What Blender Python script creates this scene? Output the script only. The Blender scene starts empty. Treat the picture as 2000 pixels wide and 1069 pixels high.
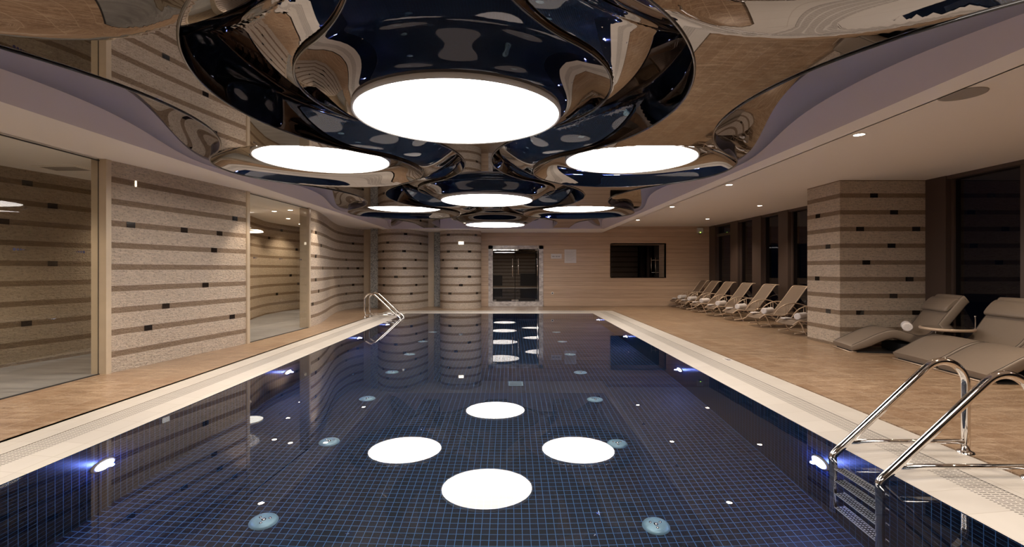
import bpy, math, random
from mathutils import Vector, Matrix
from mathutils.noise import noise as pnoise
random.seed(7)
C = bpy.context.scene
COL = C.collection
PI = math.pi

# ------------------------------------------------------------------ camera, world, exposure
cam_d = bpy.data.cameras.new('camera'); cam = bpy.data.objects.new('camera', cam_d); COL.objects.link(cam)
cam.location = (0, 0, 1.5); cam.rotation_euler = (PI/2, 0, 0)
cam_d.sensor_width = 36; cam_d.lens = 944/2000*36
cam_d.shift_x = 0.0015; cam_d.shift_y = -0.00425
cam_d.clip_start = 0.05; cam_d.clip_end = 200
C.camera = cam
w = bpy.data.worlds.new('night'); C.world = w; w.use_nodes = True
w.node_tree.nodes['Background'].inputs[0].default_value = (0.010, 0.013, 0.030, 1)
w.node_tree.nodes['Background'].inputs[1].default_value = 0.08
C.view_settings.view_transform = 'Standard'; C.view_settings.look = 'None'
C.view_settings.gamma = 1; C.view_settings.use_curve_mapping = False
C.view_settings.exposure = 0.58
LAMP_L = 9.0                    # radiance of the big round lamps
LAMP_C = (1.0, 0.915, 0.84)
SPOT_W = 85.0                    # recessed downlights
SPOT_C = (1.0, 0.82, 0.63)
POOL_W = 10.0
POOL_C = (0.16, 0.24, 1.0)

# ------------------------------------------------------------------ helpers
def mat(name):
    m = bpy.data.materials.new(name); m.use_nodes = True
    nt = m.node_tree; nt.nodes.clear()
    out = nt.nodes.new('ShaderNodeOutputMaterial')
    return m, nt, out
def N(nt, t, **k):
    n = nt.nodes.new(t)
    for a, v in k.items():
        if a.startswith('i_'):
            n.inputs[int(a[2:]) if a[2:].isdigit() else a[2:].replace('_', ' ')].default_value = v
        else: setattr(n, a, v)
    return n
def L(nt, a, b): nt.links.new(a, b)
def principled(name, col, rough=.5, metal=0, spec=.5, noise=0, nscale=8, bump=0, bscale=60, coat=0, emit=None, estr=0):
    m, nt, out = mat(name)
    p = N(nt, 'ShaderNodeBsdfPrincipled')
    p.inputs['Roughness'].default_value = rough; p.inputs['Metallic'].default_value = metal
    p.inputs['Specular IOR Level'].default_value = spec; p.inputs['Coat Weight'].default_value = coat
    p.inputs['Coat Roughness'].default_value = .05
    g = N(nt, 'ShaderNodeNewGeometry')
    nz = N(nt, 'ShaderNodeTexNoise'); nz.inputs['Scale'].default_value = nscale; nz.inputs['Detail'].default_value = 5
    L(nt, g.outputs['Position'], nz.inputs['Vector'])
    mx = N(nt, 'ShaderNodeMix', data_type='RGBA')
    mx.inputs[6].default_value = tuple(max(0, c*(1-noise)) for c in col)+(1,)
    mx.inputs[7].default_value = tuple(min(1, c*(1+noise)) for c in col)+(1,)
    L(nt, nz.outputs[0], mx.inputs[0]); L(nt, mx.outputs[2], p.inputs['Base Color'])
    if bump:
        n2 = N(nt, 'ShaderNodeTexNoise'); n2.inputs['Scale'].default_value = bscale
        L(nt, g.outputs['Position'], n2.inputs['Vector'])
        b = N(nt, 'ShaderNodeBump'); b.inputs['Strength'].default_value = bump; b.inputs['Distance'].default_value = .01
        L(nt, n2.outputs[0], b.inputs['Height']); L(nt, b.outputs[0], p.inputs['Normal'])
    if emit:
        p.inputs['Emission Color'].default_value = emit+(1,); p.inputs['Emission Strength'].default_value = estr
    L(nt, p.outputs[0], out.inputs[0])
    return m
def emission(name, col, s):
    m, nt, out = mat(name); e = N(nt, 'ShaderNodeEmission')
    e.inputs[0].default_value = col+(1,); e.inputs[1].default_value = s
    L(nt, e.outputs[0], out.inputs[0]); return m
def math_n(nt, op, a, b=None, c=None):
    n = N(nt, 'ShaderNodeMath', operation=op)
    for i, v in enumerate((a, b, c)):
        if v is None: continue
        if hasattr(v, 'links'): L(nt, v, n.inputs[i])
        else: n.inputs[i].default_value = v
    return n.outputs[0]
def mixc(nt, fac, a, b):
    n = N(nt, 'ShaderNodeMix', data_type='RGBA')
    for i, v in ((0, fac), (6, a), (7, b)):
        if hasattr(v, 'links'): L(nt, v, n.inputs[i])
        elif i == 0: n.inputs[0].default_value = v
        else: n.inputs[i].default_value = tuple(v)+(1,)
    return n.outputs[2]

class MB:
    def __init__(s): s.v = []; s.f = []; s.m = []; s.uv = []; s.sm = []
    def face(s, pts, mi=0, uv=None, sm=False):
        b = len(s.v); s.v += [tuple(p) for p in pts]; s.f.append(tuple(range(b, b+len(pts))))
        s.m.append(mi); s.uv.append(uv or [(0, 0)]*len(pts)); s.sm.append(sm)
    def grid(s, P, mi=0, uv=None, sm=True, closed_u=False):
        b = len(s.v); nu = len(P); nv = len(P[0])
        for r in P: s.v += [tuple(p) for p in r]
        for i in range(nu if closed_u else nu-1):
            i2 = (i+1) % nu
            for j in range(nv-1):
                s.f.append((b+i*nv+j, b+i2*nv+j, b+i2*nv+j+1, b+i*nv+j+1)); s.m.append(mi); s.sm.append(sm)
                s.uv.append([uv[i][j], uv[i2][j], uv[i2][j+1], uv[i][j+1]] if uv else [(0, 0)]*4)
    def box(s, x0, x1, y0, y1, z0, z1, mi=0, M=None):
        c = [Vector((x, y, z)) for z in (z0, z1) for y in (y0, y1) for x in (x0, x1)]
        if M: c = [M @ p for p in c]
        for q in ((0, 2, 3, 1), (4, 5, 7, 6), (0, 1, 5, 4), (2, 6, 7, 3), (0, 4, 6, 2), (1, 3, 7, 5)):
            s.face([c[i] for i in q], mi)
    def tube(s, pts, r, seg=12, mi=0, caps=True, sy=1.0):
        pts = [Vector(p) for p in pts]; n = len(pts); rings = []
        t0 = (pts[1]-pts[0]).normalized()
        u = t0.cross(Vector((0, 0, 1)))
        if u.length < .01: u = t0.cross(Vector((0, 1, 0)))
        u.normalize()
        for i in range(n):
            t = (pts[min(i+1, n-1)]-pts[max(i-1, 0)]).normalized()
            u = (u-t*u.dot(t)).normalized(); v = t.cross(u)
            rr = r[i] if isinstance(r, (list, tuple)) else r
            rings.append([pts[i]+(u*math.cos(a)*rr+v*math.sin(a)*rr*sy) for a in [2*PI*k/seg for k in range(seg)]])
        b = len(s.v)
        for q in rings: s.v += [tuple(p) for p in q]
        for i in range(n-1):
            for k in range(seg):
                k2 = (k+1) % seg
                s.f.append((b+i*seg+k, b+i*seg+k2, b+(i+1)*seg+k2, b+(i+1)*seg+k)); s.m.append(mi); s.sm.append(True); s.uv.append([(0, 0)]*4)
        if caps:
            for i, o in ((0, 1), (n-1, -1)):
                ids = [b+i*seg+k for k in range(seg)]
                s.f.append(tuple(ids[::-1] if o == 1 else ids)); s.m.append(mi); s.sm.append(False); s.uv.append([(0, 0)]*seg)
    def lathe(s, prof, c=(0, 0, 0), seg=48, mi=0, M=None, sm=True):
        P = []
        for k in range(seg):
            a = 2*PI*k/seg
            row = [Vector((r*math.cos(a), r*math.sin(a), z)) for r, z in prof]
            if M: row = [M @ p for p in row]
            P.append([p+Vector(c) for p in row])
        s.grid(P, mi, sm=sm, closed_u=True)
    def disc(s, r, c, seg=48, mi=0, M=None, flip=False):
        pts = [Vector((r*math.cos(2*PI*k/seg), r*math.sin(2*PI*k/seg), 0)) for k in range(seg)]
        if M: pts = [M @ p for p in pts]
        pts = [p+Vector(c) for p in pts]
        s.face(pts[::-1] if flip else pts, mi)
    def build(s, name, mats, parent=None, loc=None):
        me = bpy.data.meshes.new(name); me.from_pydata(s.v, [], s.f)
        if not isinstance(mats, (list, tuple)): mats = [mats]
        for m in mats: me.materials.append(m)
        ul = me.uv_layers.new(name='UVMap')
        for p, mi, uv, sm in zip(me.polygons, s.m, s.uv, s.sm):
            p.material_index = mi; p.use_smooth = sm
            for k, li in enumerate(p.loop_indices): ul.data[li].uv = uv[k]
        me.update()
        o = bpy.data.objects.new(name, me); COL.objects.link(o)
        if parent: o.parent = parent
        if loc: o.location = loc
        return o
def bevel(o, wd, seg=2):
    m = o.modifiers.new('bevel', 'BEVEL'); m.width = wd; m.segments = seg; m.limit_method = 'ANGLE'
    wm = o.modifiers.new('weld', 'WELD'); wm.merge_threshold = .0003
    with bpy.context.temp_override(object=o):
        try: bpy.ops.object.modifier_move_to_index(modifier='weld', index=0)
        except Exception: pass
    return o
def tag(o, label=None, cat=None, group=None, kind=None):
    if label: o['label'] = label
    if cat: o['category'] = cat
    if group: o['group'] = group
    if kind: o['kind'] = kind
    return o
def thing(name, label, cat, loc=(0, 0, 0), rz=0, group=None):
    o = bpy.data.objects.new(name, None); COL.objects.link(o); o.location = loc; o.rotation_euler = (0, 0, rz)
    o.empty_display_size = .1
    return tag(o, label, cat, group)
def struct(o, label, cat='room'): return tag(o, label, cat, kind='structure')
def copy_tree(o, parent=None):
    c = o.copy(); COL.objects.link(c); c.parent = parent
    for ch in list(o.children): copy_tree(ch, c)
    return c
def catmull(P, n=12):
    P = [Vector(p) for p in P]; Q = [2*P[0]-P[1]]+P+[2*P[-1]-P[-2]]; o = []
    for i in range(1, len(Q)-2):
        a, b, c, d = Q[i-1:i+3]
        for k in range(n):
            t = k/n
            o.append(.5*((2*b)+(-a+c)*t+(2*a-5*b+4*c-d)*t*t+(-a+3*b-3*c+d)*t**3))
    o.append(P[-1]); return o
def smooth(t): t = max(0, min(1, t)); return t*t*(3-2*t)

# ------------------------------------------------------------------ materials
def stone_mat(name='split_face_stone', z0=2.80, dz=.317, th=.085, light=(.80, .68, .56), dark=(.30, .215, .15)):
    m, nt, out = mat(name)
    uv = N(nt, 'ShaderNodeUVMap'); sp = N(nt, 'ShaderNodeSeparateXYZ'); L(nt, uv.outputs[0], sp.inputs[0])
    U, V = sp.outputs[0], sp.outputs[1]
    f = math_n(nt, 'FRACT', math_n(nt, 'ADD', math_n(nt, 'DIVIDE', math_n(nt, 'SUBTRACT', V, z0-th/2), dz), 40))
    band = math_n(nt, 'LESS_THAN', f, th/dz)
    br = N(nt, 'ShaderNodeTexBrick'); br.offset = .5; br.offset_frequency = 2; br.squash_frequency = 3; br.squash = .8
    br.inputs['Scale'].default_value = 1; br.inputs['Brick Width'].default_value = .085; br.inputs['Row Height'].default_value = .0211
    br.inputs['Mortar Size'].default_value = .0022; br.inputs['Mortar Smooth'].default_value = .6; br.inputs['Bias'].default_value = 0
    br.inputs['Color1'].default_value = (.25, .25, .25, 1); br.inputs['Color2'].default_value = (1, 1, 1, 1); br.inputs['Mortar'].default_value = (0, 0, 0, 1)
    L(nt, uv.outputs[0], br.inputs['Vector'])
    nz = N(nt, 'ShaderNodeTexNoise'); nz.inputs['Scale'].default_value = 21; nz.inputs['Detail'].default_value = 6; nz.inputs['Roughness'].default_value = .65
    mp = N(nt, 'ShaderNodeMapping'); mp.inputs['Scale'].default_value = (1, 1.7, 1); L(nt, uv.outputs[0], mp.inputs[0]); L(nt, mp.outputs[0], nz.inputs['Vector'])
    nb = N(nt, 'ShaderNodeTexNoise'); nb.inputs['Scale'].default_value = 5; nb.inputs['Detail'].default_value = 4; L(nt, uv.outputs[0], nb.inputs['Vector'])
    lc = mixc(nt, br.outputs['Color'], tuple(c*.80 for c in light), tuple(min(1, c*1.10) for c in light))
    dc = mixc(nt, br.outputs['Color'], tuple(c*.78 for c in dark), tuple(c*1.2 for c in dark))
    c = mixc(nt, band, lc, dc)
    c2 = mixc(nt, math_n(nt, 'MULTIPLY', nb.outputs[0], .35), c, (light[0]*.75, light[1]*.62, light[2]*.5))
    ao = mixc(nt, math_n(nt, 'MULTIPLY', math_n(nt, 'GREATER_THAN', nz.outputs[0], .57), .34), c2, (.2, .14, .1))
    p = N(nt, 'ShaderNodeBsdfPrincipled'); p.inputs['Roughness'].default_value = .8; p.inputs['Specular IOR Level'].default_value = .25
    L(nt, ao, p.inputs['Base Color'])
    h = math_n(nt, 'ADD', math_n(nt, 'MULTIPLY', br.outputs['Color'], .45), math_n(nt, 'MULTIPLY', nz.outputs[0], 2.2))
    b = N(nt, 'ShaderNodeBump'); b.inputs['Strength'].default_value = 1.0; b.inputs['Distance'].default_value = .030
    L(nt, h, b.inputs['Height']); L(nt, b.outputs[0], p.inputs['Normal']); L(nt, p.outputs[0], out.inputs[0])
    return m
M_stone = stone_mat()
M_stone_col = stone_mat('split_face_stone_pillar', 2.93, .325, .086)
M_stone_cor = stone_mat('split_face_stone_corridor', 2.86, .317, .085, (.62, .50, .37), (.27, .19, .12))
M_accent = principled('black_glass_tile', (.012, .009, .008), .08, coat=1)
M_travert = principled('travertine_trim', (.50, .40, .29), .35, noise=.12, nscale=6)
M_glint = emission('glint_glass_tile', (1, .86, .66), 5)  # accent tile whose bright lamp glint is put in as emission

def deck_mat():
    m, nt, out = mat('travertine_floor')
    g = N(nt, 'ShaderNodeNewGeometry'); 
    br = N(nt, 'ShaderNodeTexBrick'); br.offset = .5
    for k, v in (('Scale', 1), ('Brick Width', .60), ('Row Height', .30), ('Mortar Size', .006), ('Mortar Smooth', .1)): br.inputs[k].default_value = v
    br.inputs['Color1'].default_value = (.0, .0, .0, 1); br.inputs['Color2'].default_value = (1, 1, 1, 1); br.inputs['Mortar'].default_value = (.5, .5, .5, 1)
    rt = N(nt, 'ShaderNodeMapping'); rt.inputs['Rotation'].default_value = (0, 0, PI/2); L(nt, g.outputs['Position'], rt.inputs[0]); L(nt, rt.outputs[0], br.inputs['Vector'])
    mp = N(nt, 'ShaderNodeMapping'); mp.inputs['Scale'].default_value = (1.4, 6.0, 1); L(nt, g.outputs['Position'], mp.inputs[0])
    nz = N(nt, 'ShaderNodeTexNoise'); nz.inputs['Scale'].default_value = 1.7; nz.inputs['Detail'].default_value = 8; nz.inputs['Roughness'].default_value = .62; nz.inputs['Distortion'].default_value = .8
    L(nt, mp.outputs[0], nz.inputs['Vector'])
    cr = N(nt, 'ShaderNodeValToRGB'); e = cr.color_ramp.elements
    e[0].position = .3; e[0].color = (.185, .115, .068, 1); e[1].position = .68; e[1].color = (.48, .35, .235, 1)
    q = cr.color_ramp.elements.new(.5); q.color = (.29, .19, .117, 1)
    L(nt, nz.outputs[0], cr.inputs[0])
    v = N(nt, 'ShaderNodeTexNoise'); v.inputs['Scale'].default_value = 7; v.inputs['Detail'].default_value = 7; v.inputs['Distortion'].default_value = 1.5; L(nt, mp.outputs[0], v.inputs['Vector'])
    vein = math_n(nt, 'MAXIMUM', math_n(nt, 'GREATER_THAN', v.outputs[0], .62), math_n(nt, 'LESS_THAN', math_n(nt, 'ABSOLUTE', math_n(nt, 'SUBTRACT', v.outputs[0], .5)), .012))
    c = mixc(nt, math_n(nt, 'MULTIPLY', vein, .6), cr.outputs[0], (.66, .52, .38))
    t = mixc(nt, math_n(nt, 'MULTIPLY', br.outputs['Color'], .42), c, (.27, .155, .085))
    c3 = mixc(nt, math_n(nt, 'MULTIPLY', br.outputs['Fac'], .6), t, (.52, .39, .27))
    p = N(nt, 'ShaderNodeBsdfPrincipled'); p.inputs['Roughness'].default_value = .28; p.inputs['Specular IOR Level'].default_value = .45
    L(nt, c3, p.inputs['Base Color']); L(nt, p.outputs[0], out.inputs[0]); return m
M_deck = deck_mat()

def streak_mat(name, a, b, sc, rough, spec=.4, plank=None):
    m, nt, out = mat(name)
    g = N(nt, 'ShaderNodeNewGeometry'); mp = N(nt, 'ShaderNodeMapping'); mp.inputs['Scale'].default_value = sc
    L(nt, g.outputs['Position'], mp.inputs[0])
    nz = N(nt, 'ShaderNodeTexNoise'); nz.inputs['Scale'].default_value = 1; nz.inputs['Detail'].default_value = 7; nz.inputs['Roughness'].default_value = .6
    L(nt, mp.outputs[0], nz.inputs['Vector'])
    cr = N(nt, 'ShaderNodeMapRange'); cr.inputs[1].default_value = .3; cr.inputs[2].default_value = .7; L(nt, nz.outputs[0], cr.inputs[0])
    c = mixc(nt, cr.outputs[0], a, b)
    if plank:
        sp = N(nt, 'ShaderNodeSeparateXYZ'); L(nt, g.outputs['Position'], sp.inputs[0])
        q = math_n(nt, 'DIVIDE', sp.outputs[2], plank)
        gr = math_n(nt, 'LESS_THAN', math_n(nt, 'FRACT', q), .07)
        wn = N(nt, 'ShaderNodeTexWhiteNoise', noise_dimensions='1D'); L(nt, math_n(nt, 'FLOOR', q), wn.inputs['W'])
        c = mixc(nt, math_n(nt, 'MULTIPLY', wn.outputs[0], .35), c, tuple(x*.75 for x in a))
        c = mixc(nt, math_n(nt, 'MULTIPLY', gr, .5), c, tuple(x*.25 for x in a))
    p = N(nt, 'ShaderNodeBsdfPrincipled'); p.inputs['Roughness'].default_value = rough; p.inputs['Specular IOR Level'].default_value = spec
    L(nt, c, p.inputs['Base Color']); L(nt, p.outputs[0], out.inputs[0]); return m
M_wood = streak_mat('oak_boards', (.50, .345, .235), (.66, .48, .345), (1.2, 1.2, 26), .5, plank=.165)
M_greyfloor = streak_mat('grey_stone_floor', (.15, .145, .145), (.31, .30, .30), (1.0, 6, 1), .32)
M_marble = streak_mat('veined_marble', (.30, .25, .24), (.75, .70, .66), (6, 6, 9), .12)

def coping_mat():
    m, nt, out = mat('cream_coping_tile')
    g = N(nt, 'ShaderNodeNewGeometry')
    br = N(nt, 'ShaderNodeTexBrick'); br.offset = 0
    for k, v in (('Scale', 1), ('Brick Width', .284), ('Row Height', .30), ('Mortar Size', .0025)): br.inputs[k].default_value = v
    br.inputs['Color1'].default_value = (.60, .55, .49, 1); br.inputs['Color2'].default_value = (.65, .60, .535, 1); br.inputs['Mortar'].default_value = (.48, .42, .35, 1)
    L(nt, g.outputs['Position'], br.inputs['Vector'])
    mp = N(nt, 'ShaderNodeMapping'); mp.inputs['Scale'].default_value = (14, 2, 1); L(nt, g.outputs['Position'], mp.inputs[0])
    nz = N(nt, 'ShaderNodeTexNoise'); nz.inputs['Scale'].default_value = 1; nz.inputs['Detail'].default_value = 5; L(nt, mp.outputs[0], nz.inputs['Vector'])
    c = mixc(nt, math_n(nt, 'MULTIPLY', nz.outputs[0], .3), br.outputs[0], (.50, .445, .38))
    p = N(nt, 'ShaderNodeBsdfPrincipled'); p.inputs['Roughness'].default_value = .35
    L(nt, c, p.inputs['Base Color']); L(nt, p.outputs[0], out.inputs[0]); return m
M_cope = coping_mat()
def pooltile_mat():
    m, nt, out = mat('navy_pool_mosaic')
    g = N(nt, 'ShaderNodeNewGeometry'); sp = N(nt, 'ShaderNodeSeparateXYZ'); L(nt, g.outputs['Position'], sp.inputs[0])
    ls = []; cell = []
    for k in range(3):
        q = math_n(nt, 'DIVIDE', math_n(nt, 'ADD', sp.outputs[k], 100.0), .0715)
        ls.append(math_n(nt, 'LESS_THAN', math_n(nt, 'FRACT', q), .075)); cell.append(math_n(nt, 'FLOOR', q))
    line = math_n(nt, 'MAXIMUM', math_n(nt, 'MAXIMUM', ls[0], ls[1]), ls[2])
    cb = N(nt, 'ShaderNodeCombineXYZ')
    for k in range(3): L(nt, cell[k], cb.inputs[k])
    wn = N(nt, 'ShaderNodeTexWhiteNoise'); L(nt, cb.outputs[0], wn.inputs['Vector'])
    t = mixc(nt, wn.outputs[0], (.0012, .0022, .007), (.003, .006, .018))
    c = mixc(nt, line, t, (.048, .14, .30))
    p = N(nt, 'ShaderNodeBsdfPrincipled'); p.inputs['Roughness'].default_value = .45; p.inputs['Specular IOR Level'].default_value = .25
    L(nt, c, p.inputs['Base Color']); L(nt, p.outputs[0], out.inputs[0]); return m
M_pool = pooltile_mat()
def grate_mat():
    m, nt, out = mat('overflow_grate_slats')
    g = N(nt, 'ShaderNodeNewGeometry'); sp = N(nt, 'ShaderNodeSeparateXYZ'); L(nt, g.outputs['Position'], sp.inputs[0])
    uv = N(nt, 'ShaderNodeUVMap'); su = N(nt, 'ShaderNodeSeparateXYZ'); L(nt, uv.outputs[0], su.inputs[0])
    a = math_n(nt, 'LESS_THAN', math_n(nt, 'FRACT', math_n(nt, 'DIVIDE', su.outputs[1], .026)), .36)
    b = math_n(nt, 'GREATER_THAN', math_n(nt, 'FRACT', math_n(nt, 'DIVIDE', su.outputs[0], .058)), .16)
    k = math_n(nt, 'MULTIPLY', a, b)
    c = mixc(nt, k, (.62, .57, .51), (.10, .085, .07))
    p = N(nt, 'ShaderNodeBsdfPrincipled'); p.inputs['Roughness'].default_value = .4
    L(nt, c, p.inputs['Base Color']); L(nt, p.outputs[0], out.inputs[0]); return m
M_grate = grate_mat()
def water_mat():
    m, nt, out = mat('pool_water_clear')
    p = N(nt, 'ShaderNodeBsdfPrincipled'); p.inputs['Base Color'].default_value = (.93, .97, 1, 1)
    p.inputs['Roughness'].default_value = 0; p.inputs['IOR'].default_value = 1.333; p.inputs['Transmission Weight'].default_value = 1
    L(nt, p.outputs[0], out.inputs[0]); return m
M_water = water_mat()
def pane_mat(name, tint, gloss):
    m, nt, out = mat(name)
    g = N(nt, 'ShaderNodeNewGeometry'); dt = N(nt, 'ShaderNodeVectorMath', operation='DOT_PRODUCT')
    L(nt, g.outputs['Incoming'], dt.inputs[0]); L(nt, g.outputs['Normal'], dt.inputs[1])
    cz = math_n(nt, 'SUBTRACT', 1.0, math_n(nt, 'ABSOLUTE', dt.outputs['Value']))
    fac = math_n(nt, 'MINIMUM', math_n(nt, 'MULTIPLY', math_n(nt, 'ADD', math_n(nt, 'MULTIPLY', math_n(nt, 'POWER', cz, 5.0), .92), .08), gloss), 1.0)
    t = N(nt, 'ShaderNodeBsdfTransparent'); t.inputs[0].default_value = tint+(1,)
    gl = N(nt, 'ShaderNodeBsdfGlossy'); gl.inputs['Roughness'].default_value = 0; gl.inputs[0].default_value = (1, 1, 1, 1)
    mx = N(nt, 'ShaderNodeMixShader'); L(nt, fac, mx.inputs[0]); L(nt, t.outputs[0], mx.inputs[1]); L(nt, gl.outputs[0], mx.inputs[2])
    L(nt, mx.outputs[0], out.inputs[0]); return m
M_pane = pane_mat('clear_glass', (.92, .94, .92), .6)
M_darkpane = pane_mat('dark_glass', (.30, .31, .36), .8)
M_doorglass = pane_mat('smoked_door_glass', (.42, .43, .45), 1.6)
M_gloss = principled('dark_mirror_film', (.27, .245, .235), .015, metal=1)
M_gloss_dim = principled('darkened_mirror_film', (.105, .088, .084), .012, metal=1)  # same film as the side panels, dark reflections put into its colour
M_trimline = principled('black_edge_profile', (.02, .018, .018), .15, coat=1)
M_cove = principled('lilac_white_plaster', (.46, .41, .455), .6)
M_ceil = principled('white_plaster', (.82, .77, .72), .7)
M_lamp = emission('opal_lamp', LAMP_C, LAMP_L)
M_spot = emission('downlight_glow', (1, .86, .68), 26)
M_rim = principled('white_lamp_rim', (.75, .72, .68), .4)
M_chrome = principled('polished_steel', (.78, .75, .72), .07, metal=1)
M_brown = principled('dark_brown_panel', (.068, .045, .036), .45)
M_blackmetal = principled('black_metal', (.02, .02, .022), .4)
M_leather = principled('taupe_upholstery', (.235, .185, .145), .42, noise=.05, nscale=20, bump=.1, bscale=300)
M_seam = principled('dark_piping', (.07, .055, .045), .5)
M_sling = principled('taupe_sling_mesh', (.19, .135, .095), .6, bump=.3, bscale=400)
M_frame = principled('champagne_metal', (.60, .46, .34), .35, metal=.35)
M_towel = principled('white_terry', (.86, .81, .80), .95, bump=.5, bscale=250)
M_steeldisc = principled('brushed_steel_cover', (.22, .36, .42), .35, metal=.2)
M_grille = principled('grey_grille', (.30, .27, .245), .8)
M_paper = principled('white_notice', (.62, .58, .56), .5)
M_ink = principled('dark_ink', (.05, .045, .05), .6)
M_dots = principled('dark_blue_film', (.02, .015, .05), .4)
M_poolglow = emission('pool_lamp_glow', (.62, .76, 1.0), 30)
M_tread = principled('steel_tread', (.75, .76, .78), .3, metal=.4)
def mosaic():
    m, nt, out = mat('speckled_grey_mosaic')
    g = N(nt, 'ShaderNodeNewGeometry'); v = N(nt, 'ShaderNodeTexVoronoi'); v.inputs['Scale'].default_value = 34; L(nt, g.outputs['Position'], v.inputs['Vector'])
    s = N(nt, 'ShaderNodeSeparateColor'); L(nt, v.outputs['Color'], s.inputs[0])
    c = mixc(nt, s.outputs[0], (.16, .16, .16), (.50, .50, .47))
    p = N(nt, 'ShaderNodeBsdfPrincipled'); p.inputs['Roughness'].default_value = .3; L(nt, c, p.inputs['Base Color']); L(nt, p.outputs[0], out.inputs[0]); return m
M_mosaic = mosaic()

# ------------------------------------------------------------------ big structure
YF = 19.6; YN = -5.0
PX0, PX1, PY0, PY1 = -3.6, 2.83, 0.9, 16.6
CX0, CX1, CY0, CY1 = -4.40, 3.71, 0.05, 17.5
PD = -1.63
b = MB()
GX = -5.86
for (x0, x1, y0, y1) in ((-6.6, CX0, YN, YF+.3), (CX1, 8.4, YN, YF+.3), (CX0, CX1, CY1, YF+.3), (CX0, CX1, YN, CY0)):
    b.box(x0, x1, y0, y1, -.12, 0)
struct(b.build('floor', M_deck), 'polished brown travertine floor around the pool', 'floor')
b = MB(); b.box(-10.2, GX-.0, YN, 6.9, -.1, .004)
b.face([(GX, 6.9, .004), (-5.35, 9.8, .004), (-5.22, 12.35, .004), (-6.3, 16, .004), (-6.5, 19.6, .004), (-10.2, 19.6, .004), (-10.2, 6.9, .004)])
struct(b.build('floor_corridor', M_greyfloor), 'grey veined stone floor of the corridor behind the glass', 'floor')

b = MB()
def cope(x0, x1, y0, y1, inner):   # flat tile field
    b.face([(x0, y0, 0), (x1, y0, 0), (x1, y1, 0), (x0, y1, 0)])
gi, go = .28, .52
zi = -.024
# four mitred rings: outer field flat, inner field sloping to the water
def ring(d0, d1, z0, z1, bb, mi=0, uvs=False):
    A = [(PX0-d0, PY0-d0), (PX1+d0, PY0-d0), (PX1+d0, PY1+d0), (PX0-d0, PY1+d0)]
    B = [(PX0-d1, PY0-d1), (PX1+d1, PY0-d1), (PX1+d1, PY1+d1), (PX0-d1, PY1+d1)]
    for k in range(4):
        a, c = A[k], A[(k+1) % 4]; e, g_ = B[(k+1) % 4], B[k]
        ln = math.hypot(c[0]-a[0], c[1]-a[1]); w_ = d1-d0
        bb.face([(*a, z0), (*c, z0), (*e, z1), (*g_, z1)], mi, [(0, w_), (0, ln+w_), (w_, ln+2*w_), (w_, 0)])
ring(.52, .85, 0, 0, b); ring(0, .28, zi, 0, b); ring(-.0, .0001, -.16, zi, b)
b.box(CX0-.02, CX1+.02, CY0-.03, PY0-.85+.001, -.05, 0)
struct(b.build('pool_coping', M_cope), 'cream tiled coping running round the pool edge', 'pool edge')
b = MB(); ring(.28, .52, -.003, -.003, b)
# grate uv: x across, y along
o = b.build('overflow_grate', M_grate)
ul = o.data.uv_layers[0]
for p in o.data.polygons:
    vs = [o.data.vertices[v].co for v in p.vertices]; xs = max(v.x for v in vs)-min(v.x for v in vs); ys = max(v.y for v in vs)-min(v.y for v in vs)
    for li in p.loop_indices:
        co = o.data.vertices[o.data.loops[li].vertex_index].co
        ul.data[li].uv = (co.x+20, co.y+20) if ys > xs else (co.y+20, co.x+20)
struct(o, 'slatted white overflow grate set in the pool coping', 'drain')
b = MB()
b.face([(PX0, PY0, PD), (PX1, PY0, PD), (PX1, PY1, PD), (PX0, PY1, PD)])
for a, c in (((PX0, PY0), (PX1, PY0)), ((PX1, PY0), (PX1, PY1)), ((PX1, PY1), (PX0, PY1)), ((PX0, PY1), (PX0, PY0))):
    b.face([(*a, PD), (*c, PD), (*c, zi), (*a, zi)])
struct(b.build('pool_basin', M_pool), 'pool basin lined with small navy blue tiles', 'pool')
b = MB(); b.face([(PX0, PY0, -.028), (PX1, PY0, -.028), (PX1, PY1, -.028), (PX0, PY1, -.028)])
tag(b.build('pool_water', M_water), 'still clear water filling the long dark blue pool', 'water', kind='stuff')

# ceilings
b = MB()
b.box(3.70, 8.6, YN, YF+.2, 3.23, 3.3); b.box(3.70, 3.72, YN, YF, 2.98, 3.25)
struct(b.build('ceiling', M_ceil), 'plain white ceiling over the lounger side', 'ceiling')
b = MB()
b.box(-10.2, -4.75, YN, YF+.2, 3.07, 3.15)
struct(b.build('ceiling_left', M_ceil), 'plain white ceiling over the left walkway and corridor', 'ceiling')
AL, AR, AZ = -4.50, 3.43, 2.98
AC = (AL+AR)/2; AH = (AR-AL)/2
b = MB()
b.box(-4.78, AL, YN, YF, AZ, AZ+.14); b.box(AR, 3.72, YN, YF, AZ, AZ+.30); b.box(AL, AR, 17.7, YF, AZ, AZ+.14); b.box(AL, AR, YN, -4.5, AZ, AZ+.14)
struct(b.build('trim_1', M_ceil), 'flat dropped ceiling border framing the sculpted canopy', 'ceiling border')

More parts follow.
